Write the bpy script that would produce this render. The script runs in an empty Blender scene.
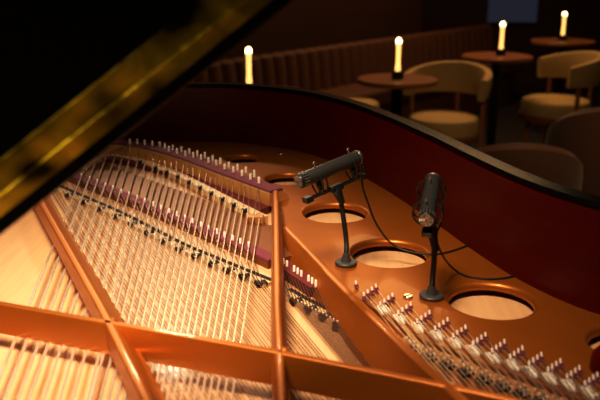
import bpy, bmesh, math, random
from mathutils import Vector, Matrix
random.seed(7)
PI = math.pi
scene = bpy.context.scene
col = scene.collection

# ------------------------------------------------------------------ camera model
PITCH = math.radians(17.1)
F = 780.0
CAM = Vector((0, 0, 1.40))
fwd = Vector((0, math.cos(PITCH), -math.sin(PITCH)))
upv = Vector((0, math.sin(PITCH), math.cos(PITCH)))
rgt = Vector((1, 0, 0))

def ray(px, py):
    return fwd + rgt * ((px - 300) / F) + upv * ((200 - py) / F)
def at_z(px, py, z):            # where the sight line meets the height z
    d = ray(px, py)
    return CAM + d * ((z - CAM.z) / d.z)
def at_y(px, py, y):            # where the sight line meets the upright plane y
    d = ray(px, py)
    return CAM + d * (y / d.y)
def at_d(px, py, dep):
    return CAM + ray(px, py) * dep

# ------------------------------------------------------------------ materials
def mat(name, color, rough=0.5, metal=0.0, coat=0.0, noise=None, bump=None, emit=None, spec=None, sheen=0.0):
    m = bpy.data.materials.new(name)
    m.use_nodes = True
    nt = m.node_tree
    b = nt.nodes['Principled BSDF']
    b.inputs['Base Color'].default_value = (*color, 1)
    b.inputs['Roughness'].default_value = rough
    b.inputs['Metallic'].default_value = metal
    b.inputs['Coat Weight'].default_value = coat
    b.inputs['Coat Roughness'].default_value = 0.06
    if spec is not None: b.inputs['Specular IOR Level'].default_value = spec
    if sheen: b.inputs['Sheen Weight'].default_value = sheen
    if emit:
        b.inputs['Emission Color'].default_value = (*emit[0], 1)
        b.inputs['Emission Strength'].default_value = emit[1]
    tc = nt.nodes.new('ShaderNodeTexCoord')
    if noise:                   # (second colour, scale vector, amount)
        c2, sc, detail = noise
        mp = nt.nodes.new('ShaderNodeMapping'); mp.inputs['Scale'].default_value = sc
        nz = nt.nodes.new('ShaderNodeTexNoise'); nz.inputs['Scale'].default_value = 1.0; nz.inputs['Detail'].default_value = detail
        rp = nt.nodes.new('ShaderNodeValToRGB')
        rp.color_ramp.elements[0].position = 0.35; rp.color_ramp.elements[1].position = 0.65
        rp.color_ramp.elements[0].color = (*color, 1); rp.color_ramp.elements[1].color = (*c2, 1)
        nt.links.new(tc.outputs['Object'], mp.inputs['Vector']); nt.links.new(mp.outputs['Vector'], nz.inputs['Vector'])
        nt.links.new(nz.outputs['Fac'], rp.inputs['Fac']); nt.links.new(rp.outputs['Color'], b.inputs['Base Color'])
    if bump:
        sc, st, dist = bump
        mp = nt.nodes.new('ShaderNodeMapping'); mp.inputs['Scale'].default_value = sc
        nz = nt.nodes.new('ShaderNodeTexNoise'); nz.inputs['Scale'].default_value = 1.0; nz.inputs['Detail'].default_value = 4
        bp = nt.nodes.new('ShaderNodeBump'); bp.inputs['Strength'].default_value = st; bp.inputs['Distance'].default_value = dist
        nt.links.new(tc.outputs['Object'], mp.inputs['Vector']); nt.links.new(mp.outputs['Vector'], nz.inputs['Vector'])
        nt.links.new(nz.outputs['Fac'], bp.inputs['Height']); nt.links.new(bp.outputs['Normal'], b.inputs['Normal'])
    return m

M = {}
M['bronze'] = mat('bronze_lacquer', (0.36, 0.110, 0.011), 0.40, 0.55, coat=0.08, noise=((0.39, 0.122, 0.013), (9, 9, 9), 3), bump=((500, 500, 500), 0.06, 0.0006))
M['bronze_shaded'] = mat('shaded_bronze', (0.20, 0.07, 0.018), 0.5, 0.3, noise=((0.17, 0.055, 0.014), (12, 12, 12), 3))  # darker copy of the bronze; shade on the tenor plate put into the colour
M['gold_edge'] = mat('bare_gold_plate', (0.72, 0.42, 0.15), 0.36, 0.45, noise=((0.66, 0.36, 0.12), (20, 20, 20), 3))
M['spruce'] = mat('spruce', (0.69, 0.405, 0.225), 0.44, coat=0.1, noise=((0.62, 0.355, 0.19), (130, 9, 1), 4))
M['maple'] = mat('maple', (0.66, 0.46, 0.27), 0.4, noise=((0.58, 0.39, 0.21), (60, 60, 60), 3))
M['bridge_wood'] = mat('bridge_wood', (0.42, 0.20, 0.07), 0.4, noise=((0.34, 0.15, 0.05), (70, 70, 70), 3))
M['graphite'] = mat('graphite', (0.010, 0.010, 0.011), 0.6, spec=0.15)
M['felt'] = mat('plum_felt', (0.15, 0.018, 0.045), 0.9, noise=((0.12, 0.013, 0.035), (300, 300, 300), 2), sheen=0.2)
M['redfelt'] = mat('dark_red_felt', (0.13, 0.012, 0.012), 0.85, noise=((0.09, 0.008, 0.01), (300, 300, 300), 2))
M['lidblack'] = mat('lid_lacquer', (0.002, 0.002, 0.002), 0.3, spec=0.05)
M['steel'] = mat('steel', (0.78, 0.74, 0.70), 0.22, 1.0)
M['nickel'] = mat('nickel', (0.95, 0.90, 0.86), 0.38, 0.2)
M['wound'] = mat('copper_wound', (0.97, 0.86, 0.76), 0.27, 0.72)
M['wire'] = mat('plain_wire', (0.16, 0.085, 0.05), 0.38, 0.8)
M['mahogany'] = mat('mahogany', (0.090, 0.0012, 0.0009), 0.34, spec=0.22, noise=((0.075, 0.0008, 0.0007), (4, 4, 60), 3))
M['black'] = mat('black_lacquer', (0.003, 0.003, 0.003), 0.16, coat=0.2, spec=0.3)
M['gold_reflection'] = mat('painted_gold_reflection', (0.60, 0.49, 0.036), 0.36, 1.0, noise=((0.018, 0.013, 0.003), (24, 24, 24), 1), bump=((16, 16, 16), 0.5, 0.012))  # mottled gold colour stands in for the reflection in the black lid
M['mic'] = mat('mic_grey', (0.05, 0.05, 0.05), 0.28, 0.5, noise=((0.055, 0.055, 0.055), (200, 200, 200), 2))
M['micring'] = mat('mic_ring', (0.42, 0.40, 0.37), 0.32, 0.9)
M['micdark'] = mat('mic_black', (0.010, 0.010, 0.011), 0.35)
M['rubber'] = mat('rubber', (0.008, 0.008, 0.0085), 0.5, bump=((200, 200, 200), 0.1, 0.001))
M['basegrey'] = mat('stand_base', (0.045, 0.045, 0.047), 0.5)
M['treble_wire'] = mat('treble_wire', (0.55, 0.42, 0.33), 0.28, 0.8)
M['bar'] = mat('mount_bar', (0.05, 0.045, 0.04), 0.3, 0.8)
M['floor'] = mat('dark_floor', (0.016, 0.009, 0.006), 0.6, noise=((0.02, 0.012, 0.008), (8, 8, 8), 3))
M['wall'] = mat('wall_panel', (0.055, 0.015, 0.005), 0.65, noise=((0.045, 0.012, 0.004), (2, 2, 12), 3))
M['ceiling'] = mat('ceiling_dark', (0.02, 0.012, 0.008), 0.8, noise=((0.024, 0.014, 0.01), (3, 3, 3), 2))
M['banquette'] = mat('banquette_cloth', (0.115, 0.035, 0.009), 0.75, noise=((0.10, 0.029, 0.008), (60, 60, 60), 2))
M['cream'] = mat('cream_cloth', (0.52, 0.37, 0.15), 0.8, noise=((0.47, 0.33, 0.13), (80, 80, 80), 2))
M['brown'] = mat('brown_cloth', (0.13, 0.060, 0.034), 0.7, noise=((0.11, 0.050, 0.028), (90, 90, 90), 2), sheen=0.15)
M['wood'] = mat('table_wood', (0.34, 0.13, 0.038), 0.35, noise=((0.26, 0.09, 0.026), (6, 60, 6), 3))
M['darkmetal'] = mat('dark_iron', (0.008, 0.006, 0.005), 0.5, 0.3)
M['tube'] = mat('glowing_tube', (1, 0.8, 0.4), 0.4, emit=((1.0, 0.55, 0.16), 1.7))
M['bulb'] = mat('glowing_tip', (1, 0.85, 0.5), 0.4, emit=((1.0, 0.70, 0.32), 9.0))
M['curtain'] = mat('blue_grey_curtain', (0.08, 0.09, 0.13), 0.8, noise=((0.06, 0.07, 0.10), (30, 1, 1), 2), emit=((0.25, 0.28, 0.5), 0.06))

# ------------------------------------------------------------------ object helpers
def link(name, bm, m, parent=None, smooth=True, bevel=0.0):
    me = bpy.data.meshes.new(name)
    bmesh.ops.recalc_face_normals(bm, faces=bm.faces)
    bm.to_mesh(me); bm.free()
    if smooth:
        for p in me.polygons: p.use_smooth = True
    o = bpy.data.objects.new(name, me)
    col.objects.link(o)
    ms = m if isinstance(m, (list, tuple)) else [m]
    for k in ms: me.materials.append(k)
    if parent: o.parent = parent
    if bevel:
        md = o.modifiers.new('bevel', 'BEVEL'); md.width = bevel; md.segments = 3; md.limit_method = 'ANGLE'; md.angle_limit = math.radians(35)
        md.harden_normals = False
    if smooth:
        try:
            me.set_sharp_from_angle(angle=math.radians(38))
        except Exception: pass
    return o
def empty(name, loc=(0, 0, 0), label=None, cat=None, group=None):
    o = bpy.data.objects.new(name, None); o.empty_display_size = 0.05
    col.objects.link(o); o.location = loc
    tag(o, label, cat, group)
    return o
def tag(o, label=None, cat=None, group=None, kind=None):
    if label: o['label'] = label
    if cat: o['category'] = cat
    if group: o['group'] = group
    if kind: o['kind'] = kind
    return o
def keep(o, parent):            # parent a part that was built in world space
    o.parent = parent
    o.matrix_parent_inverse = Matrix.Translation(-Vector(parent.location)) if parent.type == 'EMPTY' else Matrix.Identity(4)
    return o
def dup(o, parent=None, loc=None):
    c = o.copy(); col.objects.link(c)
    if parent is not None: c.parent = parent
    if loc is not None: c.location = loc
    return c

def add_box(bm, c, s, rot=None):
    r = bmesh.ops.create_cube(bm, size=1.0)
    mt = Matrix.Translation(Vector(c)) @ (rot.to_4x4() if rot is not None else Matrix.Identity(4)) @ Matrix.Diagonal((*s, 1))
    bmesh.ops.transform(bm, matrix=mt, verts=r['verts'])
    return r['verts']
def frame_of(d):
    d = Vector(d).normalized()
    a = Vector((0, 0, 1)) if abs(d.z) < 0.95 else Vector((0, 1, 0))
    u = a.cross(d).normalized(); v = d.cross(u).normalized()
    return u, v, d
def add_lathe(bm, base, axis, prof, seg=24, cap=True):   # prof: list of (radius, distance along axis)
    u, v, d = frame_of(axis); base = Vector(base)
    rings = []
    for r, h in prof:
        rings.append([bm.verts.new(base + d * h + (u * math.cos(2 * PI * k / seg) + v * math.sin(2 * PI * k / seg)) * r) for k in range(seg)])
    for a, b in zip(rings, rings[1:]):
        for k in range(seg):
            bm.faces.new((a[k], a[(k + 1) % seg], b[(k + 1) % seg], b[k]))
    if cap:
        bm.faces.new(rings[0][::-1]); bm.faces.new(rings[-1])
def add_tube(bm, pts, r, seg=8, radii=None):
    pts = [Vector(p) for p in pts]
    n = len(pts); prev_u = None; rings = []
    for i, p in enumerate(pts):
        d = (pts[min(i + 1, n - 1)] - pts[max(i - 1, 0)]).normalized()
        if prev_u is None:
            u, v, _ = frame_of(d)
        else:
            u = (prev_u - d * prev_u.dot(d)).normalized(); v = d.cross(u)
        prev_u = u
        rr = radii[i] if radii else r
        rings.append([bm.verts.new(p + (u * math.cos(2 * PI * k / seg) + v * math.sin(2 * PI * k / seg)) * rr) for k in range(seg)])
    for a, b in zip(rings, rings[1:]):
        for k in range(seg):
            bm.faces.new((a[k], a[(k + 1) % seg], b[(k + 1) % seg], b[k]))
    bm.faces.new(rings[0][::-1]); bm.faces.new(rings[-1])
def spline(pts, n=8):           # Catmull-Rom through points of any dimension
    P = [Vector(p) for p in pts]
    P = [P[0] * 2 - P[1]] + P + [P[-1] * 2 - P[-2]]
    out = []
    for i in range(1, len(P) - 2):
        for k in range(n):
            t = k / n
            a, b, c, d = P[i - 1], P[i], P[i + 1], P[i + 2]
            out.append(0.5 * ((2 * b) + (c - a) * t + (2 * a - 5 * b + 4 * c - d) * t * t + (3 * b - a - 3 * c + d) * t ** 3))
    out.append(P[-2])
    return out
def add_sweep(bm, path, prof, closed_prof=True, caps=True):  # prof: (sideways offset to the right of travel, z offset)
    path = [Vector(p) for p in path]; n = len(path); rings = []
    for i, p in enumerate(path):
        d = path[min(i + 1, n - 1)] - path[max(i - 1, 0)]
        d.z = 0; d.normalize()
        s = Vector((d.y, -d.x, 0))
        pr = prof(i / (n - 1)) if callable(prof) else prof
        rings.append([bm.verts.new(p + s * a + Vector((0, 0, b))) for a, b in pr])
    m = len(rings[0])
    for a, b in zip(rings, rings[1:]):
        for k in range(m if closed_prof else m - 1):
            bm.faces.new((a[k], a[(k + 1) % m], b[(k + 1) % m], b[k]))
    if caps and closed_prof:
        bm.faces.new(rings[0][::-1]); bm.faces.new(rings[-1])
def polyline_at(pts, t):        # point at share t of a polyline
    L = [0]
    for a, b in zip(pts, pts[1:]): L.append(L[-1] + (b - a).length)
    x = t * L[-1]
    for i in range(len(pts) - 1):
        if x <= L[i + 1] + 1e-9:
            k = (x - L[i]) / max(1e-9, L[i + 1] - L[i]); return pts[i].lerp(pts[i + 1], k)
    return pts[-1].copy()

# ------------------------------------------------------------------ heights of the piano
Z_WEB, Z_TOP, Z_SB, Z_RIM = 0.930, 0.972, 0.9075, 1.08
Z_BASS, Z_TEN, Z_TRE = 0.929, 0.918, 0.937

piano = empty('grand_piano', (0, 0, 0), 'open black grand piano with bronze iron frame, bare strings and cream soundboard', 'piano')
def P(name, bm, m, parent=None, **k): return link(name, bm, m, parent or piano, **k)

# --- rim -----------------------------------------------------------
rim_px = [(210, 86.5), (250, 88), (300, 93.5), (340, 103), (380, 117.5), (430, 140), (480, 165), (530, 187), (600, 209)]
rim_w = [at_z(x, y, Z_RIM) for x, y in rim_px]
rim_in = [Vector((p.x, p.y)) for p in rim_w]
rim_ctrl = [Vector((-0.80, 0.25)), Vector((-0.80, 0.9)), Vector((-0.80, 1.5)), Vector((-0.755, 1.83)), Vector((-0.62, 1.99)), Vector((-0.42, 2.055))] + rim_in + \
           [Vector((0.50, 0.92)), Vector((0.585, 0.75)), Vector((0.635, 0.50)), Vector((0.64, 0.25))]
rim_path = spline(rim_ctrl, 8)
bm = bmesh.new()
add_sweep(bm, [Vector((p.x, p.y, 0)) for p in rim_path],
          [(0.0, 0.72), (0.0, Z_RIM - 0.004), (-0.012, Z_RIM - 0.004), (-0.012, 0.72)])
rim = P('inner_rim', bm, M['mahogany'])
tag(rim, 'dark red mahogany inner wall')
bm = bmesh.new()
add_sweep(bm, [Vector((p.x, p.y, 0)) for p in rim_path],
          [(-0.0121, 0.70), (-0.0121, Z_RIM - 0.002), (-0.004, Z_RIM - 0.002), (-0.002, Z_RIM + 0.002), (-0.006, Z_RIM + 0.006), (-0.034, Z_RIM + 0.006), (-0.038, Z_RIM), (-0.038, 0.70)])
orim = P('outer_rim', bm, M['black'])
tag(orim, 'black lacquered outer case wall')
# bottom, key bed and front of the case, with three legs on the floor
bm = bmesh.new()
vs = [bm.verts.new((p.x, p.y, 0.70)) for p in rim_path]; f = bm.faces.new(vs)
r = bmesh.ops.extrude_face_region(bm, geom=[f]); bmesh.ops.translate(bm, verts=[v for v in r['geom'] if isinstance(v, bmesh.types.BMVert)], vec=(0, 0, 0.03))
P('case_bottom', bm, M['black'], smooth=False)
bm = bmesh.new(); add_box(bm, (-0.085, 0.235, 0.87), (1.52, 0.035, 0.34))
P('front_rail', bm, M['black'], bevel=0.004)
for lx, ly in ((-0.70, 0.45), (0.50, 0.45), (-0.35, 1.80)):
    bm = bmesh.new(); add_lathe(bm, (lx, ly, 0.0), (0, 0, 1), [(0.03, 0), (0.035, 0.06), (0.04, 0.10), (0.05, 0.4), (0.07, 0.705)], 20)
    P('leg', bm, M['black'])

# --- soundboard ----------------------------------------------------
bm = bmesh.new()
ins = [Vector((p.x, p.y, Z_SB)) for p in rim_path]
vs = [bm.verts.new(p) for p in ins]; f = bm.faces.new(vs)
r = bmesh.ops.extrude_face_region(bm, geom=[f]); bmesh.ops.translate(bm, verts=[v for v in r['geom'] if isinstance(v, bmesh.types.BMVert)], vec=(0, 0, -0.009))
bmesh.ops.triangulate(bm, faces=[f for f in bm.faces if len(f.verts) > 4])
sb = P('soundboard', bm, M['spruce'], smooth=False)
tag(sb, 'cream spruce soundboard')

# --- plate: the flat web with round holes --------------------------
H_TOP = 0.0
S3_px = [(283, 226), (318, 257), (355, 296), (402, 343)]
bridge_px = [(404, 337), (420, 346), (436, 353), (456, 360), (474, 367.5), (493, 375), (513, 382.5), (532, 389.5), (549, 396), (600, 416), (700, 455)]
web_edge_px = [(x - 3, y - 8) for x, y in bridge_px]
bass_face_px = [(40, 150), (75, 146), (109, 146), (139, 150), (175, 160), (220, 178), (268, 196)]
s3_w = [at_z(x, y, Z_WEB) for x, y in S3_px]
edge_w = [at_z(x, y, Z_WEB) for x, y in web_edge_px]
bass_w = spline([at_z(x, y, Z_WEB) for x, y in bass_face_px], 5)
holes_px = [(243, 158.5, 19), (287, 178.5, 24), (335, 212, 35.5), (389.5, 252.5, 42.5), (491.5, 299.5, 48), (628, 343, 43)]
holes = []
for x, y, hw in holes_px:
    c = at_z(x, y, Z_WEB); e = at_z(x + hw, y, Z_WEB)
    holes.append((Vector((c.x, c.y)), abs(e.x - c.x)))
# outline: bass edge (left to right) -> strut line -> treble edge -> rim back to tail
tail_i = [p for p in rim_path if p.y > 0.52]
outl = [Vector((p.x, p.y)) for p in bass_w] + [Vector((p.x, p.y)) for p in s3_w[:-1]] + [Vector((p.x, p.y)) for p in edge_w[:-1]]
right_rim = [p for p in rim_path[60:] if p.y > edge_w[-1].y + 0.02 and p.x > -0.43]
outl.append(Vector((edge_w[-1].x, edge_w[-1].y)))
tail_part = []
for p in rim_path:
    if p.x > -0.52 and p.y > 1.9 or (p.x > 0.0 and p.y > edge_w[-1].y + 0.01):
        tail_part.append(p)
outl += [Vector((p.x, p.y)) for p in reversed(tail_part)]
def web_mesh(outline, holes, z0, z1, chamf=0.0085):
    bm = bmesh.new(); edges = []
    def loop(pts, z):
        vs = [bm.verts.new((p.x, p.y, z)) for p in pts]
        return vs, [bm.edges.new((vs[i], vs[(i + 1) % len(vs)])) for i in range(len(vs))]
    ov, oe = loop(outline, z1); edges += oe
    SEG = 56
    hv = []
    for c, R in holes:
        v, e = loop([c + Vector((math.cos(2 * PI * k / SEG), math.sin(2 * PI * k / SEG))) * R for k in range(SEG)], z1)
        hv.append(v); edges += e
    bmesh.ops.triangle_fill(bm, use_beauty=True, edges=edges, normal=(0, 0, 1))
    for (c, R), top in zip(holes, hv):
        prev = top
        k_ = R / 0.065
        for q in range(1, 7):
            a = q / 6 * PI / 2
            rr = R - chamf * k_ * math.sin(a) ** 1.0 ; zz = z1 - 0.0085 * (1 - math.cos(a))
            cur = [bm.verts.new((c.x + math.cos(2 * PI * k / SEG) * rr, c.y + math.sin(2 * PI * k / SEG) * rr, zz)) for k in range(SEG)]
            for k in range(SEG): bm.faces.new((prev[k], prev[(k + 1) % SEG], cur[(k + 1) % SEG], cur[k]))
            prev = cur
        cur = [bm.verts.new((v.co.x, v.co.y, z0)) for v in prev]
        for k in range(SEG): bm.faces.new((prev[k], prev[(k + 1) % SEG], cur[(k + 1) % SEG], cur[k]))
    low = [bm.verts.new((p.x, p.y, z0)) for p in outline]
    n = len(low)
    for i in range(n): bm.faces.new((ov[i], ov[(i + 1) % n], low[(i + 1) % n], low[i]))
    return bm
bm = web_mesh(outl, holes, Z_WEB - 0.012, Z_WEB)
plate = P('iron_plate', bm, M['bronze'])
tag(plate, 'bronze lacquered cast iron frame with round holes')
def Q(name, bm, m, **k): return link(name, bm, m, plate, **k)

# raised ledge under the treble hitch pins (its edge is the faint line across the web)
ledge_px = [(318, 262), (356, 277), (400, 300), (450, 311), (500, 328), (560, 350), (640, 378), (700, 400)]
lw = [at_z(x, y, Z_WEB) for x, y in ledge_px]
bm = bmesh.new()
vs = [bm.verts.new((p.x, p.y, Z_WEB + 0.0018)) for p in lw[1:]] + [bm.verts.new((p.x, p.y, Z_WEB + 0.0018)) for p in reversed(edge_w)] + [bm.verts.new((p.x, p.y, Z_WEB + 0.0018)) for p in (s3_w[2],)]
f = bm.faces.new(vs)
r = bmesh.ops.extrude_face_region(bm, geom=[f]); bmesh.ops.translate(bm, verts=[v for v in r['geom'] if isinstance(v, bmesh.types.BMVert)], vec=(0, 0, -0.0028))
bmesh.ops.triangulate(bm, faces=[f for f in bm.faces if len(f.verts) > 4])
Q('pin_ledge', bm, M['bronze'], smooth=False)

# --- struts --------------------------------------------------------
def T(px, py, z=Z_TOP): return at_z(px, py, z)
# cross bar
cb = [T(-60, 294), T(0, 304), T(110, 323.5), T(275, 352), T(450, 387), T(600, 419)]
def reach_x(p, q, x): return q + (q - p) * ((x - q.x) / (q.x - p.x))
def reach_y(p, q, y): return q + (q - p) * ((y - q.y) / (q.y - p.y))
cb[0] = reach_x(cb[2], cb[1], -0.798)
cb.append(reach_x(cb[-2], cb[-1], 0.60))
bm = bmesh.new()
hb = 0.0405
add_sweep(bm, cb, [(0.0, 0.0), (0.0015, -0.003), (0.004, -hb), (0.002, -hb - 0.002), (-0.010, -hb - 0.002), (-0.011, -hb), (-0.0095, -0.003), (-0.008, 0.0)])
Q('cross_bar', bm, M['bronze'], bevel=0.0012)
# left diagonal strut, broad sloping side towards the bass
s1 = [T(10, 160), T(43, 213), T(113, 323.5), T(160, 404), T(215, 500)]
s1 = [T(x, y) for x, y in ((8, 143), (43.5, 207), (97, 301), (108.5, 323), (146, 400), (195, 500))]
s1[-1] = reach_y(s1[-3], s1[-2], 0.262)
bm = bmesh.new()
prof1 = [(0.0045, 0.0), (0.0045, -0.034), (-0.030, -0.037), (-0.031, -0.030), (-0.024, -0.027), (-0.011, -0.005), (-0.0045, 0.0)]
prof1 = [(-a, b) for a, b in prof1]
add_sweep(bm, list(reversed(s1)), prof1)
Q('strut', bm, M['bronze'], bevel=0.0018)
# middle strut
s2 = [at_z(275.5, 190, 0.958), at_z(276, 203, Z_TOP), T(277, 300), T(279, 350), T(281, 400), T(284, 480)]
s2.append(reach_y(s2[-2], s2[-1], 0.262))
bm = bmesh.new()
add_sweep(bm, s2, [(0.0, 0.0), (0.005, -0.002), (0.008, -0.008), (0.009, -0.05), (-0.012, -0.05), (-0.010, -0.034), (-0.0065, -0.030), (-0.006, -0.003), (-0.003, 0.0)])
Q('strut', bm, M['bronze'], bevel=0.0012)
# treble strut, tall wall facing the tenor strings
s3 = [at_z(283, 226, Z_WEB + 0.003), at_z(300, 243, Z_WEB + 0.010), at_z(330, 274.5, Z_WEB + 0.022), T(400, 343), T(452, 391), T(520, 455)]
s3.append(reach_y(s3[-2], s3[-1], 0.262))
s3 = spline(s3, 5)
bm = bmesh.new()
def prof3(t):
    zt = None
    return [(0.0, 0.0), (0.0, -0.0742), (0.0, -0.075)]
n3 = len(s3); rings = []
for i, p in enumerate(s3):
    d = s3[min(i + 1, n3 - 1)] - s3[max(i - 1, 0)]; d.z = 0; d.normalize(); s = Vector((d.y, -d.x, 0))
    # seen face is on the right of travel (towards the keyboard)
    if i == 0: pass
    top = p
    ring = [top + s * 0.0, top + s * 0.0035 + Vector((0, 0, -0.002)), Vector((p.x, p.y, Z_SB + 0.014)) + s * 0.014, Vector((p.x, p.y, Z_SB + 0.003)) + s * 0.020, Vector((p.x, p.y, Z_SB)) - s * 0.006,
            Vector((p.x, p.y, top.z - 0.004)) - s * 0.0085, top - s * 0.0065]
    rings.append([bm.verts.new(v) for v in ring])
for a, b in zip(rings, rings[1:]):
    m_ = len(a)
    for k in range(m_): bm.faces.new((a[k], a[(k + 1) % m_], b[(k + 1) % m_], b[k]))
bm.faces.new(rings[0][::-1]); bm.faces.new(rings[-1])
Q('strut', bm, M['bronze'])
# rounded bosses where the bars cross
for (x, y) in ((112.5, 325), (284.5, 355), (457, 392)):
    bm = bmesh.new(); c = T(x, y, Z_TOP - 0.010)
    bmesh.ops.create_uvsphere(bm, u_segments=16, v_segments=10, radius=0.0085)
    bmesh.ops.transform(bm, matrix=Matrix.Translation(c) @ Matrix.Diagonal((1, 1, 1.15, 1)), verts=bm.verts)
    Q('strut_boss', bm, M['bronze'])
# dark red dome of a plate bolt at the right edge
bm = bmesh.new(); c = at_z(612, 372, Z_WEB)
add_lathe(bm, c, (0, 0, 1), [(0.026, 0), (0.026, 0.012), (0.024, 0.022), (0.018, 0.030), (0.009, 0.034), (0.0005, 0.035)], 24)
b_ = Q('bolt_dome', bm, M['mahogany']); tag(b_, 'dark red rounded dome')

# --- bass hitch plate ----------------------------------------------
Z_HP = 0.950
hp = spline([at_z(x, y, Z_HP) for x, y in ((30, 150), (70, 143), (109, 144.5), (139, 148.5), (175, 158), (220, 175), (270, 193.5))], 6)
bm = bmesh.new()
add_sweep(bm, hp, [(0.0, 0.0), (0.0015, -0.0015), (0.0015, -0.027), (-0.05, -0.027), (-0.05, -0.019), (-0.036, 0.0)])
o = Q('hitch_rail', bm, M['gold_edge']); tag(o, 'pale gold raised rail along the far end')
bm = bmesh.new()
add_sweep(bm, hp, [(-0.001, 0.0005), (-0.001, 0.005), (-0.003, 0.006), (-0.032, 0.006), (-0.034, 0.0005)])
o = Q('felt_strip', bm, M['felt']); tag(o, 'plum coloured felt strip under the far pins')
bm = bmesh.new()
add_sweep(bm, hp, [(0.002, -0.029), (0.002, -0.026), (0.030, -0.030), (0.030, -0.040), (0.002, -0.040)])
o = Q('felt_strip', bm, M['redfelt']); tag(o, 'dark red felt between rail and bridge')
# pins
pin_px = [(100, 65), (125, 65), (150, 68), (175, 72), (200, 75), (217, 81), (230, 90), (243, 86), (257, 98), (272, 92), (285, 105), (298, 98), (311, 111), (325, 104), (337, 118), (350, 111),
          (362, 128), (376, 121), (388, 137), (402, 130), (416, 150), (430, 144), (445, 160), (459, 151), (474, 172), (487, 161), (502, 184), (515, 173), (530, 196)]
bmp = bmesh.new(); add_lathe(bmp, (0, 0, 0), (0, 0.10, 1), [(0.0030, 0), (0.0030, 0.0125), (0.0026, 0.0142), (0.0014, 0.0150)], 10)
pin0 = None; bass_pins = []
for x, y in pin_px:
    c = at_z(x / 3.333 + 100, y / 3.333 + 120 + 5.2, Z_HP + 0.004)
    bass_pins.append(c)
    if pin0 is None:
        pin0 = Q('hitch_pin', bmp, M['nickel']); pin0.location = c
    else: dup(pin0, plate, c)

# --- bass bridge ----------------------------------------------------
bb_px = [(84, 167), (96, 158.5), (107, 154.5), (123, 156), (139, 159.5), (154, 165), (175, 173), (199, 185), (226, 199), (262, 217)]
bb = spline([at_z(x, y, Z_BASS - 0.0045) for x, y in bb_px], 6)
bm = bmesh.new()
add_sweep(bm, bb, [(-0.014, 0.0), (0.006, 0.0), (0.0075, -0.002), (0.0075, -0.0275), (-0.014, -0.0275)])
bass_bridge = P('bass_bridge', bm, M['maple'])
bm = bmesh.new()
add_sweep(bm, bb, [(0.0076, -0.012), (0.010, -0.014), (0.012, -0.0275), (0.0076, -0.0275)])
o = link('bridge_apron', bm, M['bridge_wood'], bass_bridge); tag(o, 'brown wooden apron below the pale top')

# bass strings: far end at the bridge, second point near the keyboard
far = [(85, 168), (97, 159), (107, 154.5), (116, 154.5), (123, 156), (130, 157.5), (138, 160), (145.5, 161.5)]
near = [(61, 227), (70, 229), (80, 229), (89, 230), (99, 230), (109, 230), (119, 230), (129, 230)]
NB = 20
for k in range(NB):
    t = k / (NB - 1)
    x = 153.5 + (259.5 - 153.5) * t
    # height on the bridge arc
    for (xa, ya), (xb, yb) in zip(bb_px, bb_px[1:]):
        if xa <= x <= xb: y = ya + (yb - ya) * (x - xa) / (xb - xa)
    far.append((x, y + 1)); near.append((136.5 + (257.5 - 136.5) * t ** 0.97, 230))
bass_far = []
for i, ((xa, ya), (xb, yb)) in enumerate(zip(far, near)):
    a = at_z(xa, ya, Z_BASS); b = at_z(xb, yb, Z_BASS)
    d = (b - a).normalized()
    end = a + d * ((0.36 - a.y) / d.y)
    r_ = 0.00215 - 0.0010 * i / 27
    bm = bmesh.new()
    hpn = min(bass_pins, key=lambda p: abs((p.x - a.x) * d.y - (p.y - a.y) * d.x))
    add_tube(bm, [hpn + Vector((0, -0.003, 0.003)), a - d * 0.010 + Vector((0, 0, 0.0005)), a + d * 0.02], 0.00062, 6)
    core = bm; bm = bmesh.new()
    add_tube(bm, [a + d * 0.010, a + d * 0.014, end], r_, 8, radii=[r_ * 0.6, r_, r_])
    bs = P('bass_string', bm, M['wound'])
    link('string_core', core, M['wire'], bs)
    bass_far.append((a, d))
# notches and pins on the bass bridge
bmn = bmesh.new(); add_box(bmn, (0, 0, 0), (0.0115, 0.0165, 0.0050))
bmq = bmesh.new(); add_lathe(bmq, (0, 0, 0), (0.15, 0, 1), [(0.0013, 0), (0.0013, 0.006), (0.0006, 0.0068)], 8)
notch0 = pinb0 = None
for i, (a, d) in enumerate(bass_far):
    if i >= 6 and i % 2 == 0:
        rz = math.atan2(d.y, d.x) + PI / 2
        loc = a - d * 0.001 + Vector((0.003, 0, -0.0043))
        if notch0 is None:
            notch0 = link('bridge_notch', bmn, M['graphite'], bass_bridge, bevel=0.001); n_ = notch0
        else: n_ = dup(notch0, bass_bridge)
        n_.location = loc; n_.rotation_euler = (0, 0, rz)
    loc = a + Vector((0.0022, 0.002, -0.0055))
    if pinb0 is None:
        pinb0 = link('bridge_pin', bmq, M['nickel'], bass_bridge); pinb0.location = loc
    else: dup(pinb0, bass_bridge, loc)
# dark wooden block closing the right end of the bass bridge
bm = bmesh.new()
c = at_z(253, 217, Z_BASS - 0.005)
add_box(bm, (c.x + 0.004, c.y - 0.006, 0.9165), (0.036, 0.016, 0.028))
o = link('bridge_end', bm, M['bridge_wood'], bass_bridge, bevel=0.004)

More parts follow.
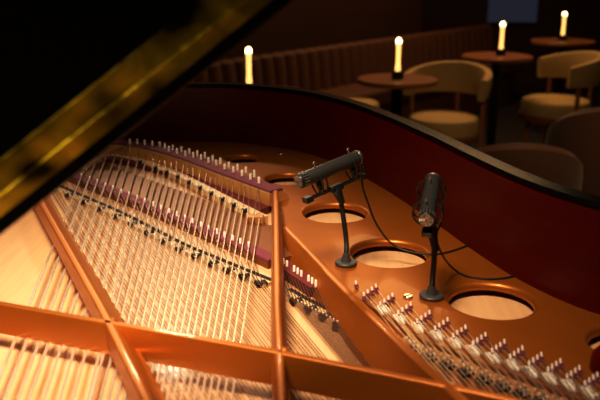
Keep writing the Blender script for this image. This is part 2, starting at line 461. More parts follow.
# --- tenor hitch plate (under the bass strings) ---------------------
Z_TH = 0.921
th_px = [(40, 160), (62, 168), (80, 176), (110, 188), (140, 200), (180, 217), (219, 234), (250, 247), (274, 258)]
th = spline([at_z(x, y + 2, Z_TH) for x, y in th_px], 5)
bm = bmesh.new()
add_sweep(bm, th, [(0.013, -0.002), (0.011, 0.0), (-0.075, -0.002), (-0.12, -0.006), (-0.12, -0.016), (0.013, -0.016)])
Q('tenor_plate', bm, M['bronze_shaded'])
bm = bmesh.new()
add_sweep(bm, th, [(0.013, 0.0), (0.011, 0.003), (-0.012, 0.003), (-0.014, 0.0)])
o = Q('felt_strip', bm, M['felt']); tag(o, 'plum coloured felt strip under the bass strings')
th2_px = [(281, 262), (294, 271), (306, 279), (316, 286)]
th2 = spline([at_z(x, y + 2, Z_TH) for x, y in th2_px], 5)
bm = bmesh.new()
add_sweep(bm, th2, [(0.012, -0.016), (0.011, 0.003), (-0.014, 0.003), (-0.016, -0.016)])
o = Q('felt_strip', bm, M['redfelt']); tag(o, 'dark red felt beside the treble strut')

# --- tenor strings and long bridge ----------------------------------
lb_px = [(20, 172), (40, 180), (62, 190), (77, 196.5), (92, 203), (107, 209.5), (127, 219), (150, 231), (180, 246.5), (205, 257), (230, 267.5), (268, 283)]
lb = spline([at_z(x, y, Z_TEN - 0.004) for x, y in lb_px], 5)
PROFB = [(-0.014, 0.0), (0.008, 0.0), (0.0095, -0.002), (0.0105, -0.0118), (-0.016, -0.0118)]
bm = bmesh.new(); add_sweep(bm, lb, PROFB)
long_bridge = P('tenor_bridge', bm, M['maple'])
def dark_edge(path, parent, a, b):
    bm = bmesh.new(); add_sweep(bm, path, [(a, -0.004), (b, -0.004), (b, 0.0007), (a, 0.0007)])
    tag(link('bridge_edge', bm, M['graphite'], parent), 'dark graphite edge of the bridge')
dark_edge(lb, long_bridge, -0.0165, -0.0075)
lb2_px = [(283, 291), (296, 298.5), (313, 307.5), (330, 316), (346, 325)]
lb2 = spline([at_z(x, y, Z_TEN - 0.004) for x, y in lb2_px], 5)
bm = bmesh.new(); add_sweep(bm, lb2, PROFB)
short_bridge = P('tenor_bridge', bm, M['maple'])
dark_edge(lb2, short_bridge, -0.0165, -0.0085)
def lin(pts, x):
    for (xa, ya), (xb, yb) in zip(pts, pts[1:]):
        if xa <= x <= xb: return ya + (yb - ya) * (x - xa) / (xb - xa)
    return pts[0][1] if x < pts[0][0] else pts[-1][1]
def slope(x): return 0.60 + (0.92 - 0.60) * min(1, max(0, (x - 40) / 310)) ** 1.0
bmn2 = bmesh.new(); add_box(bmn2, (0, 0, 0), (0.0190, 0.015, 0.0050))
bmq2 = bmesh.new(); add_lathe(bmq2, (0, 0, 0), (-0.2, 0, 1), [(0.0011, 0), (0.0011, 0.0055), (0.0005, 0.0062)], 8)
nt0 = pt0 = None
bmh = bmesh.new(); add_lathe(bmh, (0, 0, 0), (0.0, 0.18, 1), [(0.0021, 0), (0.0021, 0.0105), (0.0012, 0.0120)], 8)
th0 = None
def tenor_note(xc, dx, n, px, bridge, hitch):
    global nt0, pt0, th0
    ends = []
    for q in range(n):
        x = xc + (q - (n - 1) / 2) * dx
        y = lin(px, x)
        a = at_z(x, y, Z_TEN)
        sl = slope(x)
        b = at_z(x + sl * (440 - y), 440, Z_TEN)
        d = (b - a).normalized()
        # behind the bridge the string runs on to its hitch pin
        hy = lin(hitch, x - 14)
        h = at_z(x - 13, hy + 1.0, Z_TEN + 0.006)
        end = a + d * ((0.40 - a.y) / d.y)
        bm = bmesh.new(); add_tube(bm, [h, a, end], 0.00072, 6)
        P('tenor_string', bm, M['wire'])
        if q != 1:
            hh = h + Vector((0, 0, 0.0 - 0.002))
            if th0 is None:
                th0 = Q('hitch_pin', bmh, M['nickel']); th0.location = hh
            else: dup(th0, plate, hh)
        loc = a + Vector((-0.002, 0.001, -0.005))
        if pt0 is None:
            pt0 = link('bridge_pin', bmq2, M['nickel'], bridge); pt0.location = loc
        else: dup(pt0, bridge, loc)
        ends.append((a, d))
    a, d = ends[n // 2]
    if nt0 is None:
        nt0 = link('bridge_notch', bmn2, M['graphite'], bridge, bevel=0.001); k_ = nt0
    else: k_ = dup(nt0, bridge)
    k_.location = a + d * 0.006 + Vector((0.0035, 0, -0.0048)); k_.rotation_euler = (0, 0, math.atan2(d.y, d.x) + PI / 2)
for k in range(15):
    tenor_note(35 + k * 15.9, 4.2, 3, lb_px, long_bridge, th_px)
for k in range(4):
    tenor_note(291 + k * 14.4, 3.6, 4, lb2_px, short_bridge, th2_px)
# dark end of the short bridge
bm = bmesh.new(); c = at_z(349, 325, Z_TEN - 0.004)
add_box(bm, (c.x - 0.008, c.y + 0.002, Z_TEN - 0.0075), (0.020, 0.03, 0.0095), Matrix.Rotation(math.radians(-35), 3, 'Z'))
link('bridge_end', bm, M['graphite'], short_bridge, bevel=0.002)

# --- treble section -------------------------------------------------
tb = spline([at_z(x, y, Z_TRE - 0.009) for x, y in bridge_px], 4)
bm = bmesh.new(); add_sweep(bm, tb, [(-0.008, 0.0), (0.016, 0.0), (0.018, -0.003), (0.018, -0.0255), (-0.008, -0.0255)])
treble_bridge = P('treble_bridge', bm, M['bridge_wood'])
groups_px = [(370.5, 292.5), (387, 302), (405, 311), (424, 319.5), (442, 327), (460, 334.5), (480, 342), (499, 349.5), (517, 356), (536, 362.5), (555, 369), (574, 376), (592, 383), (612, 391), (632, 398.5)]
bmh2 = bmesh.new(); add_lathe(bmh2, (0, 0, 0), (-0.10, 0.30, 1), [(0.0013, 0), (0.0013, 0.0112), (0.0007, 0.0122)], 8)
bmf = bmesh.new(); add_lathe(bmf, (0, 0, 0), (-0.10, 0.30, 1), [(0.0033, 0), (0.0033, 0.0058), (0.0028, 0.0064)], 12)
bma = bmesh.new(); 
for k in range(4):
    y_ = (k - 1.5) * 0.0037
    add_tube(bma, [(-0.011, y_, -0.001), (-0.009, y_, 0.0025), (0.011, y_, 0.0012), (0.012, y_, -0.002)], 0.00115, 6)
add_box(bma, (0, 0, -0.0015), (0.020, 0.0125, 0.002))
bmn3 = bmesh.new(); add_box(bmn3, (0, 0, 0), (0.018, 0.017, 0.0045))
bmq3 = bmesh.new(); add_lathe(bmq3, (0, 0, 0), (-0.1, 0, 1), [(0.0011, 0), (0.0011, 0.0060), (0.0005, 0.0068)], 8)
h0 = f0 = a0 = n0 = q0 = None
ZL = Z_WEB + 0.0018
for gi, (gx, gy) in enumerate([(356.5, 285)] + groups_px):
    n = 1 if gi == 0 else 4
    strs = []
    for q in range(n):
        u = (q - (n - 1) / 2)
        hx, hy = gx + u * 4.1, gy - u * 2.9 + 3.5
        h = at_z(hx, hy, ZL)
        if h0 is None:
            h0 = Q('hitch_pin', bmh2, M['nickel']); h0.location = h
            f0 = Q('pin_bushing', bmf, M['felt']); f0.location = h
        else:
            dup(h0, plate, h); dup(f0, plate, h)
        s_ = h + Vector((0, -0.001, 0.0035))
        # string runs over the silver aliquot, to the bridge, then to the front
        bx, by = gx + 41 + u * 3.9, gy + 47 - u * 0.6
        by = lin(bridge_px, bx) + 0.5 + (1.8 if q % 2 else -1.2)
        a = at_z(bx, by, Z_TRE)
        fx, fy = bx + 0.90 * (470 - by), 470
        b = at_z(fx, fy, Z_TRE); d = (b - a).normalized()
        end = a + d * 0.34
        al = s_.lerp(a, 0.34); al.z = ZL + 0.0068
        bm = bmesh.new(); add_tube(bm, [s_, al, a, end], 0.00068, 6)
        P('treble_string', bm, M['treble_wire'])
        strs.append((s_, al, a, d))
        loc = a + Vector((0.0016, 0, -0.0055))
        if q0 is None:
            q0 = link('bridge_pin', bmq3, M['nickel'], treble_bridge); q0.location = loc
        else: dup(q0, treble_bridge, loc)
        if n > 1: dup(q0, treble_bridge, loc + d * 0.010)
    if n > 1:
        c = (strs[1][1] + strs[2][1]) / 2; dd = strs[1][2] - strs[1][0]
        cross = strs[3][1] - strs[0][1]
        ang = math.atan2(dd.y, dd.x)
        if a0 is None:
            a0 = Q('aliquot', bma, M['nickel']); o = a0
        else: o = dup(a0, plate)
        o.location = Vector((c.x, c.y, ZL + 0.003)); o.rotation_euler = (0, 0, ang + 0.0)
        c = (strs[1][2] + strs[2][2]) / 2; d = strs[1][3]
        if n0 is None:
            n0 = link('bridge_notch', bmn3, M['graphite'], treble_bridge, bevel=0.001); o = n0
        else: o = dup(n0, treble_bridge)
        o.location = Vector((c.x, c.y, Z_TRE - 0.0094)) + d * 0.002; o.rotation_euler = (0, 0, math.atan2(d.y, d.x))
# slotted screws on the web
bms = bmesh.new()
add_lathe(bms, (0, 0, 0), (0, 0, 1), [(0.0068, 0), (0.0068, 0.0018), (0.0058, 0.0030)], 18)
bmg = bmesh.new(); add_box(bmg, (0, 0, 0.0031), (0.0115, 0.0018, 0.0006), Matrix.Rotation(math.radians(35), 3, 'Z'))
sc0 = Q('plate_screw', bms, M['steel']); sg0 = link('screw_slot', bmg, M['graphite'], sc0)
sc0.location = at_z(408, 297, Z_WEB)
for (x, y) in ((484, 249.5), (556, 286.5), (281, 154)):
    s_ = dup(sc0, plate, at_z(x, y, Z_WEB)); dup(sg0, s_)

# --- lid ------------------------------------------------------------
DL = 0.66
L0 = at_d(-130, 342, DL); L1 = at_d(380, -66, DL)
D = (L1 - L0).normalized(); LEN = (L1 - L0).length
E0 = Vector((-D.z, 0, D.x)); E0 = (E0 - D * E0.dot(D)).normalized()
E = (E0 * math.cos(math.radians(28)) + Vector((0, -1, 0)) * math.sin(math.radians(28))).normalized()
E = (E - D * E.dot(D)).normalized()
N = D.cross(E).normalized()
if N.y > 0: N = -N
def lid_pt(s, t, n): return L0 + D * s + E * t + N * n
def slab(bm, s0, s1, t0, t1, n0, n1):
    v = [bm.verts.new(lid_pt(s, t, n)) for s in (s0, s1) for t in (t0, t1) for n in (n0, n1)]
    for f in ((0, 1, 3, 2), (4, 6, 7, 5), (0, 4, 5, 1), (2, 3, 7, 6), (0, 2, 6, 4), (1, 5, 7, 3)): bm.faces.new([v[i] for i in f])
bm = bmesh.new(); slab(bm, 0, LEN, 0, 0.36, -0.02, 0.0)
lid = P('lid', bm, M['lidblack'], bevel=0.005); tag(lid, 'black lacquered lid rising across the upper left')
bm = bmesh.new(); slab(bm, 0.0, LEN, 0.016, 0.030, 0.0002, 0.0022); slab(bm, 0.0, LEN, 0.034, 0.056, 0.0002, 0.0022)  # raised strips that carry the painted gold reflection
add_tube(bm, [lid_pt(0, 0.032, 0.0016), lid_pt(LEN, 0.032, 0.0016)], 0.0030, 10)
o = link('lid_reflection', bm, M['gold_reflection'], lid, bevel=0.0006); tag(o, 'gold reflection along the lid edge, painted on a raised strip')

# ------------------------------------------------------------------ microphones
def mic_parts(root, A, B, R, loops):     # A front (grille) end, B cable end
    ax = (B - A).normalized(); L = (B - A).length
    u, v, d = frame_of(ax)
    bm = bmesh.new()
    add_lathe(bm, A, ax, [(R * .97, L * .13), (R, L * .15), (R, L * .80), (R * .93, L * .805), (R * .93, L * .815), (R, L * .82), (R, L * .95), (R * .96, L * .975), (R * .80, L)], 32)
    body = link('mic_body', bm, M['mic'], root)
    bm = bmesh.new()
    add_lathe(bm, A, ax, [(R * .75, 0.0015), (R * .93, 0.0012), (R * .97, L * .02), (R * .97, L * .055), (R * .86, L * .058), (R * .86, L * .115), (R * .97, L * .118), (R * .97, L * .131)], 32)
    link('mic_head', bm, M['micdark'], root)
    # bright bars around the slotted head
    g = None
    bm = bmesh.new()
    for k in range(16):
        a = 2 * PI * k / 16
        p = u * math.cos(a) + v * math.sin(a)
        add_tube(bm, [A + d * (L * .05) + p * R * .95, A + d * (L * .122) + p * R * .95], R * .085, 6)
    link('grille', bm, M['micring'], root)
    bm = bmesh.new()
    for rr in (.78, .52, .26):
        add_lathe(bm, A - d * 0.0002, ax, [(R * (rr - .05), 0.0), (R * (rr + .05), 0.0), (R * (rr + .05), 0.003), (R * (rr - .05), 0.003)], 28, cap=False)
    for k in range(8):
        a = 2 * PI * k / 8
        p = u * math.cos(a) + v * math.sin(a)
        add_tube(bm, [A + p * R * .15, A + p * R * .8], R * .05, 5)
    link('front_mesh', bm, M['micring'], root)
    bm = bmesh.new(); add_lathe(bm, A, ax, [(R * 1.01, L * .945), (R * 1.03, L * .95), (R * 1.03, L * .965), (R * 1.0, L * .97)], 32, cap=False)
    link('end_ring', bm, M['micring'], root)
    return ax, L, u, v

def stand_parts(root, base, top, bend):
    bm = bmesh.new()
    add_lathe(bm, base, (0, 0, 1), [(0.0170, 0.0), (0.0178, 0.0015), (0.0178, 0.0045), (0.0165, 0.0060), (0.0085, 0.0065), (0.0065, 0.013), (0.0050, 0.019)], 32)
    keep(link('stand_base', bm, M['basegrey']), root)
    pts = spline([base + Vector((0, 0, 0.012))] + bend + [top], 12)
    # ribbed gooseneck
    fine = []
    for a, b in zip(pts, pts[1:]):
        fine.append(a); fine.append(a.lerp(b, .5))
    fine.append(pts[-1])
    bm = bmesh.new(); add_tube(bm, fine, 0.004, 12, radii=[0.0043 if k % 2 else 0.0037 for k in range(len(fine))])
    keep(link('gooseneck', bm, M['rubber']), root)

def mount_parts(root, A, B, R, down, bar_off, loops, knob_dir, bar_ext=(0.10, 0.92), two_sided=False):
    ax = (B - A).normalized(); L = (B - A).length
    down = (down - ax * down.dot(ax)).normalized(); side = ax.cross(down).normalized()
    for t in loops:
        c = A + ax * (L * t)
        bm = bmesh.new()
        for w in (-1, 1):           # wire springs at either side of the clip, horseshoe shaped
            wd = R * (1.75 if two_sided else 1.35)
            if two_sided: cen = c + ax * (0.0042 * w) + down * (R * 0.35); pts = [cen + side * (math.sin(b_) * wd) + down * (math.cos(b_) * R * 1.7) for b_ in [math.radians(-150 + 300 * k / 20) for k in range(21)]]
            else:
                cen = c + ax * (0.0042 * w) + down * (bar_off * 0.40)
                pts = [cen + side * (math.sin(b_) * wd) + down * (math.cos(b_) * bar_off * 0.62) for b_ in [math.radians(-150 + 300 * k / 20) for k in range(21)]]
            add_tube(bm, pts, 0.0014, 8)
        keep(link('spring_clip', bm, M['bar']), root)
        bm = bmesh.new()
        pts = [c + down * (R * 1.15), c + down * (R * 1.7) + ax * 0.002, c + down * bar_off]
        add_tube(bm, pts, 0.0045, 10, radii=[0.0052, 0.0040, 0.0048])
        bmesh.ops.create_uvsphere(bm, u_segments=10, v_segments=8, radius=0.0062, matrix=Matrix.Translation(c + down * (R * 1.55)))
        keep(link('clip_joint', bm, M['micdark']), root)
        bm = bmesh.new()
        kb = c - down * (R * 1.0) + side * 0.002
        add_lathe(bm, kb, -down, [(0.0012, 0), (0.0012, 0.004), (0.0021, 0.0045), (0.0024, 0.0065), (0.0014, 0.0082)], 12)
        keep(link('clip_knob', bm, M['micring']), root)
    bm = bmesh.new()
    p0 = A + ax * (L * bar_ext[0]) + down * bar_off; p1 = A + ax * (L * bar_ext[1]) + down * bar_off
    for w in (-1, 1):
        add_tube(bm, [p0 + side * 0.004 * w, p1 + side * 0.004 * w], 0.0018, 8)
    keep(link('mount_bar', bm, M['bar']), root)
    rot = Matrix((ax, side, down)).transposed()
    for t in (0.0, 1.0):
        bm = bmesh.new(); add_box(bm, p0.lerp(p1, t), (0.013 if t == 0 else 0.007, 0.0145, 0.009), rot)
        keep(link('bar_end', bm, M['micdark'], bevel=0.001), root)
    return p0, p1, rot, down, side

def build_mic(base_px, A, B, R, top, bend, down, bar_off, loops, lab_mic, lab_stand, two_sided=False, bar_ext=(0.1, .92)):
    base = at_z(*base_px, Z_WEB)
    st = empty('microphone_stand', base, lab_stand, 'microphone stand')
    stand_parts(st, base, top, bend)
    p0, p1, rot, dn, sd = mount_parts(st, A, B, R, down, bar_off, loops, None, bar_ext, two_sided)
    # swivel head joining neck and bar
    mid = p0.lerp(p1, 0.5)
    bm = bmesh.new(); add_box(bm, mid, (0.024, 0.0135, 0.010), rot)
    keep(link('bar_clamp', bm, M['micdark'], bevel=0.002), st)
    bm = bmesh.new(); ddd = (top - mid)
    add_tube(bm, [mid, mid.lerp(top, .35), mid.lerp(top, 0.8), top + ddd.normalized() * 0.008], 0.006, 14, radii=[0.0078, 0.0082, 0.0062, 0.0048])
    keep(link('swivel_head', bm, M['micdark']), st)
    m = empty('microphone', A.lerp(B, .5), lab_mic, 'microphone')
    before = set(bpy.data.objects)
    mic_parts(None, A, B, R, loops)
    for o in [o for o in bpy.data.objects if o not in before]: keep(o, m)
    return st, m

Y1 = at_z(346, 263, Z_WEB).y
A1 = at_y(298, 182, Y1 - 0.035); B1 = at_y(360, 156.5, Y1 + 0.035)
top1 = at_y(340.5, 199, Y1 - 0.002)
build_mic((346, 264.5), A1, B1, 0.0117, top1, [at_y(346.5, 243, Y1), at_y(344, 222, Y1)], Vector((0.10, -0.10, -1)), 0.032, (0.30, 0.85),
          'dark grey pencil microphone tilted sideways over the frame, nearer the strings', 'black gooseneck clip stand on a round base, left of the two',
          bar_ext=(0.08, 0.97))
Y2 = at_z(431.5, 297, Z_WEB).y
A2 = at_y(426, 220.5, Y2 - 0.047); B2 = at_y(433.5, 178, Y2 + 0.045)
top2 = at_y(434.5, 246, Y2 + 0.002)
build_mic((431.5, 297.5), A2, B2, 0.0116, top2, [at_y(432.5, 280, Y2), at_y(434.0, 262, Y2)], Vector((0.05, 0.1, -1)), 0.030, (0.22, 0.72),
          'dark grey pencil microphone pointing at the camera, nearer the right rim', 'black gooseneck clip stand beside the largest round hole', two_sided=True, bar_ext=(0.12, 0.80))
# cables
def cable(pts, label):
    bm = bmesh.new(); add_tube(bm, spline(pts, 10), 0.0016, 8)
    o = link('cable', bm, M['rubber']); tag(o, label, 'cable')
ZC = Z_WEB + 0.0018
cable([B1 - (B1 - A1).normalized() * 0.002 + Vector((0.0, 0.0, 0.0)), at_y(364, 168, Y1 + .045), at_y(362, 183, Y1 + .03), at_y(368, 203, Y1 + .03), at_y(377, 225, Y1 + .03), at_z(392, 244, ZC + 0.012), at_z(412, 252, ZC + 0.002),
       at_z(437, 254, ZC), at_z(458, 249, ZC), at_z(476, 241.5, ZC)],
      'thin black cable looping from the sideways microphone to the rim')
cable([B2 - (B2 - A2).normalized() * 0.002, at_y(440, 186, Y2 + .065), at_y(443, 215, Y2 + .06), at_y(436.5, 236, Y2 + .03), at_y(443, 256, Y2 + .02), at_z(455, 270, ZC + 0.006), at_z(470, 277, ZC), at_z(492, 279, ZC), at_z(512, 276.5, ZC), at_z(530, 271.5, ZC)],
      'thin black cable running right from the camera-facing microphone')

# ------------------------------------------------------------------ lounge behind
def struct(name, bm, m): return tag(link(name, bm, m, smooth=False), kind='structure')
X0, X1, YB0, YB1, ZC_ = -4.5, 5.5, -3.0, 9.0, 3.2
bm = bmesh.new(); add_box(bm, ((X0 + X1) / 2, (YB0 + YB1) / 2, -0.05), (X1 - X0, YB1 - YB0, 0.1)); struct('floor', bm, M['floor'])
bm = bmesh.new(); add_box(bm, ((X0 + X1) / 2, (YB0 + YB1) / 2, ZC_ + 0.05), (X1 - X0, YB1 - YB0, 0.1)); struct('ceiling', bm, M['ceiling'])
bm = bmesh.new(); add_box(bm, ((X0 + X1) / 2, YB1 + 0.05, ZC_ / 2), (X1 - X0, 0.1, ZC_)); struct('wall_back', bm, M['wall'])
bm = bmesh.new(); add_box(bm, (X0 - 0.05, (YB0 + YB1) / 2, ZC_ / 2), (0.1, YB1 - YB0, ZC_)); struct('wall_left', bm, M['wall'])
bm = bmesh.new(); add_box(bm, (X1 + 0.05, (YB0 + YB1) / 2, ZC_ / 2), (0.1, YB1 - YB0, ZC_)); struct('wall_right', bm, M['wall'])
bm = bmesh.new(); add_box(bm, ((X0 + X1) / 2, YB0 - 0.05, ZC_ / 2), (X1 - X0, 0.1, ZC_)); struct('wall_front', bm, M['wall'])

# channel-tufted banquette running away along the wall
ba = at_z(235, 60, 0.76); bb_ = at_z(430, 33, 0.76)
dirb = Vector((bb_.x - ba.x, bb_.y - ba.y, 0)).normalized()
nrm = Vector((dirb.y, -dirb.x, 0))
start = Vector((ba.x, ba.y, 0)) - dirb * 1.3
blen = 5.2
bq = empty('banquette', start, 'long brown wall bench with vertical channel-stitched back', 'bench')
bm = bmesh.new()
nseg = 40; w = blen / nseg
pts = []
for k in range(nseg):
    for j in range(6):
        a = j / 6
        pts.append((k * w + a * w, 0.035 * math.sin(PI * a) ** 0.6))
pts.append((blen, 0))
front = []
for (s, off) in pts:
    base = start + dirb * s + nrm * off
    front.append([bm.verts.new(base + Vector((0, 0, z)) + nrm * (-dz)) for z, dz in ((0.40, -0.03), (0.70, 0.0), (0.745, 0.012), (0.76, 0.04), (0.76, 0.10))])
for a, b in zip(front, front[1:]):
    for k in range(4): bm.faces.new((a[k], b[k], b[k + 1], a[k + 1]))
keep(link('backrest', bm, M['banquette']), bq)
ang = math.atan2(dirb.y, dirb.x)
Rb = Matrix.Rotation(ang, 3, 'Z')
mid = start + dirb * (blen / 2)
bm = bmesh.new(); add_box(bm, mid + nrm * 0.20 + Vector((0, 0, 0.38)), (blen, 0.38, 0.14), Rb); keep(link('seat', bm, M['banquette'], bevel=0.03), bq)
bm = bmesh.new(); add_box(bm, mid + nrm * 0.15 + Vector((0, 0, 0.155)), (blen, 0.28, 0.31), Rb); keep(link('base', bm, M['wood'], bevel=0.004), bq)
# dark panelled partition behind the bench
bm = bmesh.new(); add_box(bm, mid - nrm * 0.16 + Vector((0, 0, ZC_ / 2)) + dirb * -0.6, (3.9, 0.08, ZC_), Rb)
struct('wall_partition', bm, M['wall'])

# window with a blue-grey curtain on the far wall
wa = at_y(490, -30, YB1 - 0.02); wb = at_y(536, 22, YB1 - 0.02)
bm = bmesh.new()
nn = 36; top_z, bot_z = wa.z + 0.5, wb.z
prev = None
for k in range(nn + 1):
    x = wa.x + (wb.x - wa.x) * k / nn; y = YB1 - 0.06 - 0.02 * math.sin(k * 1.7)
    c = [bm.verts.new((x, y, bot_z)), bm.verts.new((x, y, top_z))]
    if prev: bm.faces.new((prev[0], c[0], c[1], prev[1]))
    prev = c
struct('window_1', bm, M['curtain'])

Z_TAB = 0.76
def table(px, py, r, label):
    c = at_z(px, py, Z_TAB); c.z = 0
    t = empty('bistro_table', c, label, 'table', 'small round bistro tables')
    bm = bmesh.new(); add_lathe(bm, (0, 0, Z_TAB - 0.028), (0, 0, 1), [(r - .012, 0), (r, .006), (r, .024), (r - .004, .028)], 40); link('tabletop', bm, M['wood'], t)
    bm = bmesh.new(); add_lathe(bm, (0, 0, 0.015), (0, 0, 1), [(0.032, 0), (0.032, Z_TAB - .05), (.09, Z_TAB - .044)], 20); link('pedestal', bm, M['darkmetal'], t)
    bm = bmesh.new(); add_lathe(bm, (0, 0, 0), (0, 0, 1), [(0.19, 0), (0.19, .012), (.04, .022)], 32); link('foot', bm, M['darkmetal'], t)
    return c
def lamp(c, dx, dy, label, s=1.0):
    o = empty('table_lamp', (c.x + dx, c.y + dy, Z_TAB), label, 'lamp', 'glowing tube lamps on the tables')
    bm = bmesh.new(); add_lathe(bm, (0, 0, 0), (0, 0, 1), [(0.031 * s, 0), (0.034 * s, .006), (0.034 * s, .040 * s), (0.030 * s, .044 * s), (0.016 * s, .044 * s)], 24); link('lamp_base', bm, M['darkmetal'], o)
    bm = bmesh.new(); add_lathe(bm, (0, 0, 0.044 * s), (0, 0, 1), [(0.0150 * s, 0), (0.0150 * s, .018 * s), (0.0125 * s, .05 * s), (0.0125 * s, .12 * s), (0.0150 * s, .165 * s)], 20); link('lamp_tube', bm, M['tube'], o)
    for z, r, k in ((0.210 * s, 0.0160 * s, 1.35), (0.062 * s, 0.0145 * s, 0.9)):
        bm = bmesh.new(); bmesh.ops.create_uvsphere(bm, u_segments=20, v_segments=12, radius=r, matrix=Matrix.Translation((0, 0, z)) @ Matrix.Diagonal((1, 1, k, 1))); link('lamp_bulb', bm, M['bulb'], o)
    return o
t1 = table(397.5, 78.5, 0.228, 'round wooden bistro table just behind the piano rim, beside the cream seat')
lamp(t1, 0.0, 0.0, 'lit tube lamp on the nearest fully seen table, second from the left', 0.98)
t2 = table(497, 55.5, 0.245, 'round wooden bistro table in the middle, under the window')
lamp(t2, 0.03, 0.02, 'lit tube lamp on the middle table, below the blue curtain', 1.0)
t3 = table(563, 40.5, 0.26, 'round wooden bistro table farthest away, at the upper right')
lamp(t3, 0.0, 0.02, 'lit tube lamp on the farthest table, at the upper right', 1.0)
t4 = table(263, 93, 0.245, 'round bistro table almost hidden behind the piano tail')
lamp(t4, -0.07, 0.02, 'lit tube lamp just above the piano tail, leftmost of the four', 0.98)

def arc_band(bm, r0, r1, a0, a1, z0, z1, n=28, lean=0.0, round_=0.5, droop=0.0):
    rings = []
    for k in range(n + 1):
        t = k / n
        a = math.radians(a0 + (a1 - a0) * t)
        e = abs(2 * t - 1)
        zt = z1 - droop * e ** 1.8
        m_ = []
        rm, hw = (r0 + r1) / 2, (r1 - r0) / 2
        for q in range(12):
            b = 2 * PI * q / 12
            cs, sn = math.cos(b), math.sin(b)
            rr = rm + hw * math.copysign(abs(cs) ** round_, cs)
            zz = (z0 + zt) / 2 + (zt - z0) / 2 * math.copysign(abs(sn) ** round_, sn)
            rr += lean * (zz - z0)
            m_.append(bm.verts.new((math.cos(a) * rr, math.sin(a) * rr, zz)))
        rings.append(m_)
    for a, b in zip(rings, rings[1:]):
        for q in range(12): bm.faces.new((a[q], a[(q + 1) % 12], b[(q + 1) % 12], b[q]))
    bm.faces.new(rings[0]); bm.faces.new(rings[-1][::-1])
def seat_bm(r, z0, z1):
    bm = bmesh.new()
    add_lathe(bm, (0, 0, 0), (0, 0, 1), [(r * .9, z0), (r, z0 + .02), (r, z1 - .035), (r * .95, z1 - .012), (r * .82, z1), (r * .3, z1 + .006), (0.001, z1 + .006)], 36)
    return bm
def armchair(loc, face, m_back, m_seat, label, solid, group, zb=0.76, r=0.27):
    t = empty('tub_chair', (loc[0], loc[1], 0), label, 'chair', group)
    t.rotation_euler = (0, 0, math.radians(face))       # the open side points along local -Y
    link('seat', seat_bm(r - 0.02, 0.33, 0.455), m_seat, t)
    bm = bmesh.new()
    if solid: arc_band(bm, r - 0.035, r + 0.03, -25, 205, 0.24, zb, lean=0.05, round_=0.55, droop=0.30)
    else: arc_band(bm, r - 0.03, r + 0.03, -8, 188, 0.565, zb, lean=0.10, round_=0.5, droop=0.07)
    link('backrest', bm, m_back, t)
    for a in ((45, 135, 225, 315) if solid else (10, 90, 170)):
        bm = bmesh.new()
        c_, s_ = math.cos(math.radians(a)), math.sin(math.radians(a))
        add_tube(bm, [(c_ * (r * .72) if solid else c_ * r, s_ * (r * .72) if solid else s_ * r, 0.26 if solid else 0.60), (c_ * r * .95, s_ * r * .95, 0.0)], 0.016, 10)
        link('leg', bm, M['wood'], t)
    if not solid:
        bm = bmesh.new(); add_lathe(bm, (0, 0, 0.30), (0, 0, 1), [(r * .9, 0), (r * .95, .02), (r * .95, .045)], 30); link('seat_frame', bm, M['wood'], t)
        bm = bmesh.new(); add_tube(bm, [(0, -r * .7, 0.32), (0, -r * .85, 0)], 0.016, 10); link('leg', bm, M['wood'], t)
    return t
def stool(px, py, r, label, z=0.46):
    c = at_z(px, py, z)
    t = empty('stool', (c.x, c.y, 0), label, 'stool')
    link('seat', seat_bm(r, z - 0.11, z), M['cream'], t)
    for a in (45, 135, 225, 315):
        bm = bmesh.new(); c_, s_ = math.cos(math.radians(a)), math.sin(math.radians(a))
        add_tube(bm, [(c_ * r * .6, s_ * r * .6, z - .10), (c_ * r * .85, s_ * r * .85, 0)], 0.015, 10); link('leg', bm, M['wood'], t)
    return t
cA = at_z(444, 115, 0.455)
armchair((cA.x, cA.y), -30, M['cream'], M['cream'], 'cream chair with curved open back between the two nearer tables', False, 'cream lounge chairs', 0.77, 0.245)
cD = at_z(556, 98, 0.455)
armchair((cD.x, cD.y), -85, M['cream'], M['cream'], 'cream chair with curved open back near the right edge, beside the farthest table', False, 'cream lounge chairs', 0.78, 0.26)
stool(358, 101, 0.15, 'small cream stool partly behind the rim, left of the nearest table')
cF = at_z(526, 143, 0.76)
armchair((cF.x + 0.0, cF.y + 0.30), 178, M['brown'], M['brown'], 'dark brown tub chair rising behind the right rim, closest to the piano', True, 'dark brown tub chairs', 0.76, 0.27)
cG = at_z(645, 104, 0.78)
armchair((cG.x, cG.y + 0.27), 165, M['brown'], M['brown'], 'dark brown tub chair cut off by the right edge, farther from the piano', True, 'dark brown tub chairs', 0.78, 0.29)

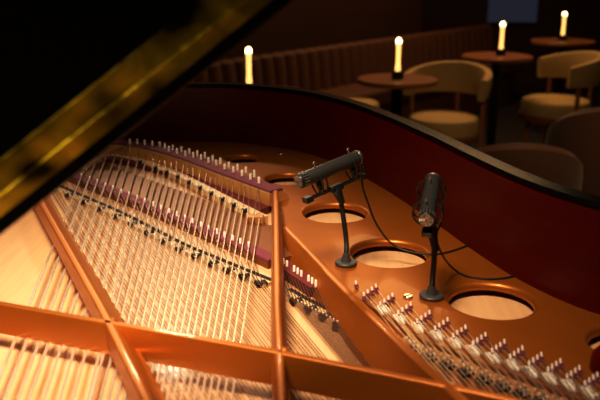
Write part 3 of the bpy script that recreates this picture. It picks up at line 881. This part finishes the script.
# ------------------------------------------------------------------ light
def area(name, loc, target, size, power, color, spread=180):
    l = bpy.data.lights.new(name, 'AREA'); l.energy = power; l.color = color; l.shape = 'DISK'; l.size = size; l.spread = math.radians(spread)
    o = bpy.data.objects.new(name, l); col.objects.link(o); o.location = loc
    o.rotation_euler = (Vector(target) - Vector(loc)).to_track_quat('-Z', 'Y').to_euler()
    return o
def spot(name, loc, target, power, color, angle, blend, size):
    l = bpy.data.lights.new(name, 'SPOT'); l.energy = power; l.color = color; l.spot_size = math.radians(angle); l.spot_blend = blend; l.shadow_soft_size = size
    o = bpy.data.objects.new(name, l); col.objects.link(o); o.location = loc
    o.rotation_euler = (Vector(target) - Vector(loc)).to_track_quat('-Z', 'Y').to_euler()
    return o
WARM = (1.0, 0.74, 0.48)
spot('key_spot', (-0.42, 0.45, 3.12), (-0.20, 1.12, 0.93), 760, WARM, 42, 1.0, 0.45)
spot('back_spot', (-0.75, 4.2, 2.7), (-0.22, 1.36, 0.93), 150, WARM, 14, 0.9, 0.12)
spot('lid_strip_fill', (-0.35, -1.6, 1.0), (-0.16, 0.66, 1.28), 75, (1.0, 0.72, 0.40), 22, 0.8, 0.25)  # added fill behind the camera, brightens the gold strip on the lid
area('aisle_glow', (1.3, 1.7, 3.1), (1.3, 3.4, 0.5), 0.8, 9, (1.0, 0.58, 0.28), 80)
area('lounge_glow', (1.2, 6.0, 3.1), (1.1, 5.0, 0.6), 1.6, 60, (1.0, 0.60, 0.26))
wld = bpy.data.worlds.new('World'); scene.world = wld; wld.use_nodes = True
wld.node_tree.nodes['Background'].inputs['Color'].default_value = (0.02, 0.012, 0.008, 1)
wld.node_tree.nodes['Background'].inputs['Strength'].default_value = 0.4

# ------------------------------------------------------------------ camera
cd = bpy.data.cameras.new('camera'); cam = bpy.data.objects.new('camera', cd); col.objects.link(cam)
cam.location = CAM; cam.rotation_euler = (PI / 2 - PITCH, 0, 0)
cd.sensor_width = 36.0; cd.lens = F / 600 * 36.0; cd.clip_start = 0.02
cd.dof.use_dof = True; cd.dof.focus_distance = 1.36; cd.dof.aperture_fstop = 5.0
scene.camera = cam
scene.view_settings.view_transform = 'Standard'
scene.view_settings.look = 'None'
scene.view_settings.exposure = 0.0
scene.view_settings.use_curve_mapping = True
cv = scene.view_settings.curve_mapping.curves[3]
cv.points.new(0.10, 0.075); cv.points.new(0.35, 0.35); cv.points.new(0.75, 0.80)
scene.view_settings.curve_mapping.update()
